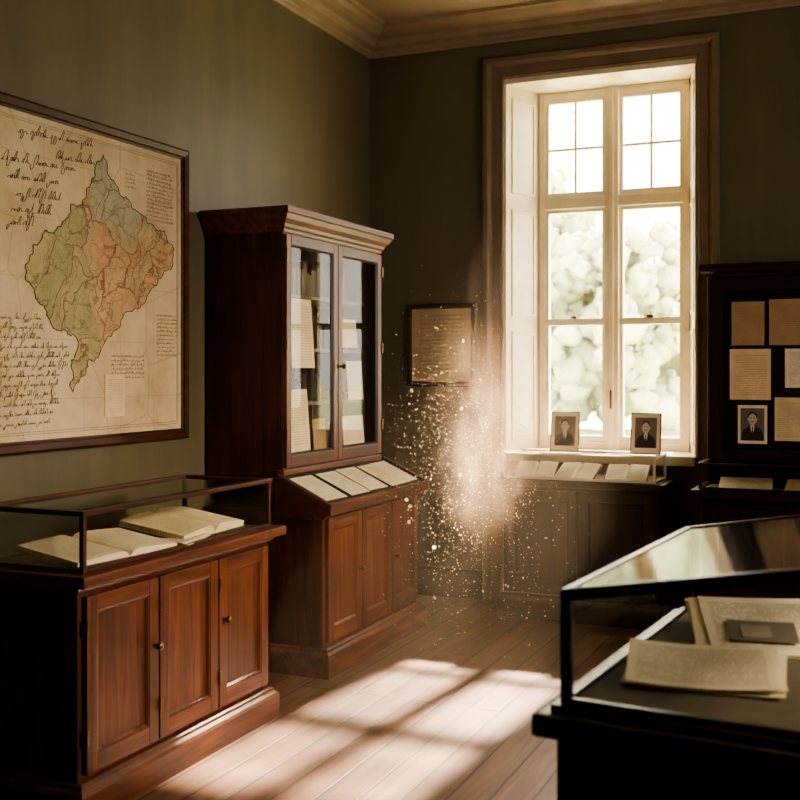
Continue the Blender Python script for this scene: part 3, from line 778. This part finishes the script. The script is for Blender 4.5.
for i in range(5000):
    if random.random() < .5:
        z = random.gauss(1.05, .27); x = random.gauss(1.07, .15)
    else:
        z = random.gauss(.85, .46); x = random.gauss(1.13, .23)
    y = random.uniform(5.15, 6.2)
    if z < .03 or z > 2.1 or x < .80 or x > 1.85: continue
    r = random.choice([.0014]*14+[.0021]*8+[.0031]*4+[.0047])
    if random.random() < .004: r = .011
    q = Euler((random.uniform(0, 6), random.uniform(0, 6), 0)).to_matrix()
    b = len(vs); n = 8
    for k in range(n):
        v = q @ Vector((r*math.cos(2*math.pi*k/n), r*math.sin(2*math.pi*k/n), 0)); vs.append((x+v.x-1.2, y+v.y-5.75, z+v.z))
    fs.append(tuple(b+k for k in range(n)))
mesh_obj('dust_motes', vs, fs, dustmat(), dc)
hm = bpy.data.materials.new('dust_haze'); hm.use_nodes = True; nt = hm.node_tree; nt.nodes.clear()
out = N(nt, 'ShaderNodeOutputMaterial'); vsn = N(nt, 'ShaderNodeVolumeScatter'); vsn.inputs['Color'].default_value = (.68, .45, .29, 1); vsn.inputs['Anisotropy'].default_value = .1
tc = N(nt, 'ShaderNodeTexCoord'); ln = N(nt, 'ShaderNodeVectorMath', operation='LENGTH'); L(nt, tc.outputs['Object'], ln.inputs[0])
fo = math_n(nt, 'SUBTRACT', 1.0, ln.outputs['Value'], True)
nn = N(nt, 'ShaderNodeTexNoise', Scale=2.3, Detail=7.0, Roughness=.68, Distortion=.8); L(nt, tc.outputs['Object'], nn.inputs['Vector'])
nz = math_n(nt, 'MULTIPLY', math_n(nt, 'SUBTRACT', nn.outputs['Fac'], .42, True), 7.0)
L(nt, math_n(nt, 'MULTIPLY', math_n(nt, 'MULTIPLY', fo, nz), 2.6), vsn.inputs['Density']); L(nt, vsn.outputs[0], out.inputs['Volume'])
hz = sphere(dc, 'haze', (-.04, -.02, 1.15), 1.0, hm, (.40, .34, .66), 24)
sm = bpy.data.materials.new('sunbeam_haze'); sm.use_nodes = True; nt = sm.node_tree; nt.nodes.clear()
out = N(nt, 'ShaderNodeOutputMaterial'); v2 = N(nt, 'ShaderNodeVolumeScatter', Density=.014, Anisotropy=.35); v2.inputs['Color'].default_value = (1, .82, .62, 1)
L(nt, v2.outputs[0], out.inputs['Volume'])
box(dc, 'beam_haze', .84-1.2, 2.2-1.2, 3.6-5.75, 6.12-5.75, .01, 3.3, sm, 0)

# ------------------------------------------------------------------ outside
GRASS = plain('lawn', (.48, .52, .34), .9, nscale=2)
LEAF = plain('foliage', (.47, .50, .34), .8, nscale=8, var=.12)
BARK = plain('bark', (.45, .40, .33), .9)
box(None, 'lawn', -40, 45, 7.3, 90, -.6, -.4, GRASS, 0)
def tree(x, y, h, r):
    e = empty('leafy_tree', (x, y, -.4))
    lathe(e, 'trunk', [(.28, 0), (.2, h*.3), (.14, h*.6), (0, h*.7)], BARK, (0, 0, 0))
    bm = bmesh.new()
    for i in range(260):
        a = random.uniform(0, 6.28); rr = r*random.random()**.55; zz = h*.10+random.random()*h*.85
        k = max(.15, 1-abs((zz/h)-.45)*1.1)
        bmesh.ops.create_icosphere(bm, subdivisions=2, radius=random.uniform(.07, .14)*r, matrix=Matrix.Translation((rr*k*math.cos(a), rr*k*math.sin(a), zz)))
    for v in bm.verts:
        v.co += Vector(noise.noise_vector(v.co*4.0))*.30
    me = bpy.data.meshes.new('crown'); bm.to_mesh(me); bm.free(); me.materials.append(LEAF)
    for p in me.polygons: p.use_smooth = True
    o = bpy.data.objects.new('crown', me); o.parent = e; link(o)
tree(-4.4, 34, 6.4, 3.6); tree(-.6, 42, 6.5, 3.6); tree(-8, 36, 9, 3.4); tree(-3.4, 54, 9, 5.0); tree(-12, 42, 10, 4)
cb = empty('brick_outbuilding', (3.5, 60, -.4))
box(cb, 'walls', -5, 5, 0, 5, 0, 2.2, plain('pale_brick', (.50, .42, .36), .9), 0)
prof_x('roof', -5.4, 5.4, [(-.4, 2.1), (2.5, 3.6), (5.4, 2.1)], plain('slate_roof', (.36, .33, .31), .8), cb)

# ------------------------------------------------------------------ light
wd = bpy.data.worlds.new('sky'); S.world = wd; wd.use_nodes = True
bg = wd.node_tree.nodes['Background']; bg.inputs[0].default_value = (1.0, .91, .77, 1); bg.inputs[1].default_value = 13.0
sun = bpy.data.lights.new('sun', 'SUN'); sun.energy = 95; sun.angle = R(2.5); sun.color = (1, .79, .56)
so = link(bpy.data.objects.new('sun', sun))
so.rotation_euler = Vector((-.115, -1.15, -1.0)).to_track_quat('-Z', 'Y').to_euler(); so.location = (3, 14, 8)
for nm, loc, rot, sx, sy in (('window_portal', (1.59, 7.22, 2.17), Vector((0, -1, 0)), 1.0, 2.4), ('side_window_portal', (RX+.16, (SY0+SY1)/2, (SZ0+SZ1)/2), Vector((-1, 0, 0)), 1.5, 1.5)):
    l = bpy.data.lights.new(nm, 'AREA'); l.shape = 'RECTANGLE'; l.size = sx; l.size_y = sy; l.cycles.is_portal = True
    o = link(bpy.data.objects.new(nm, l)); o.location = loc; o.rotation_euler = rot.to_track_quat('-Z', 'Y').to_euler()
al = bpy.data.lights.new('side_sky_light', 'AREA'); al.shape = 'RECTANGLE'; al.size = .5; al.size_y = .5; al.energy = 135; al.color = (1, .79, .53); al.spread = R(110)  # added fill lamp outside the side opening, brightens map and foreground papers
ao = link(bpy.data.objects.new('side_sky_light', al)); ao.location = (RX+1.4, 3.9, 3.0)
ao.rotation_euler = (Vector((0, 3.7, 1.2))-Vector(ao.location)).to_track_quat('-Z', 'Y').to_euler()
try:
    S.view_settings.look = 'AgX - Medium High Contrast'
except Exception as ex:
    print('look', ex)

# ------------------------------------------------------------------ camera
cd = bpy.data.cameras.new('camera'); cd.lens = 49.5; cd.sensor_width = 36; cd.shift_y = -.0375
cd.dof.use_dof = True; cd.dof.focus_distance = 5.0; cd.dof.aperture_fstop = 3.4; cd.clip_end = 300
co = link(bpy.data.objects.new('camera', cd)); co.location = (3.19, 0, 1.5); co.rotation_euler = (R(90), 0, R(23.57))
S.camera = co
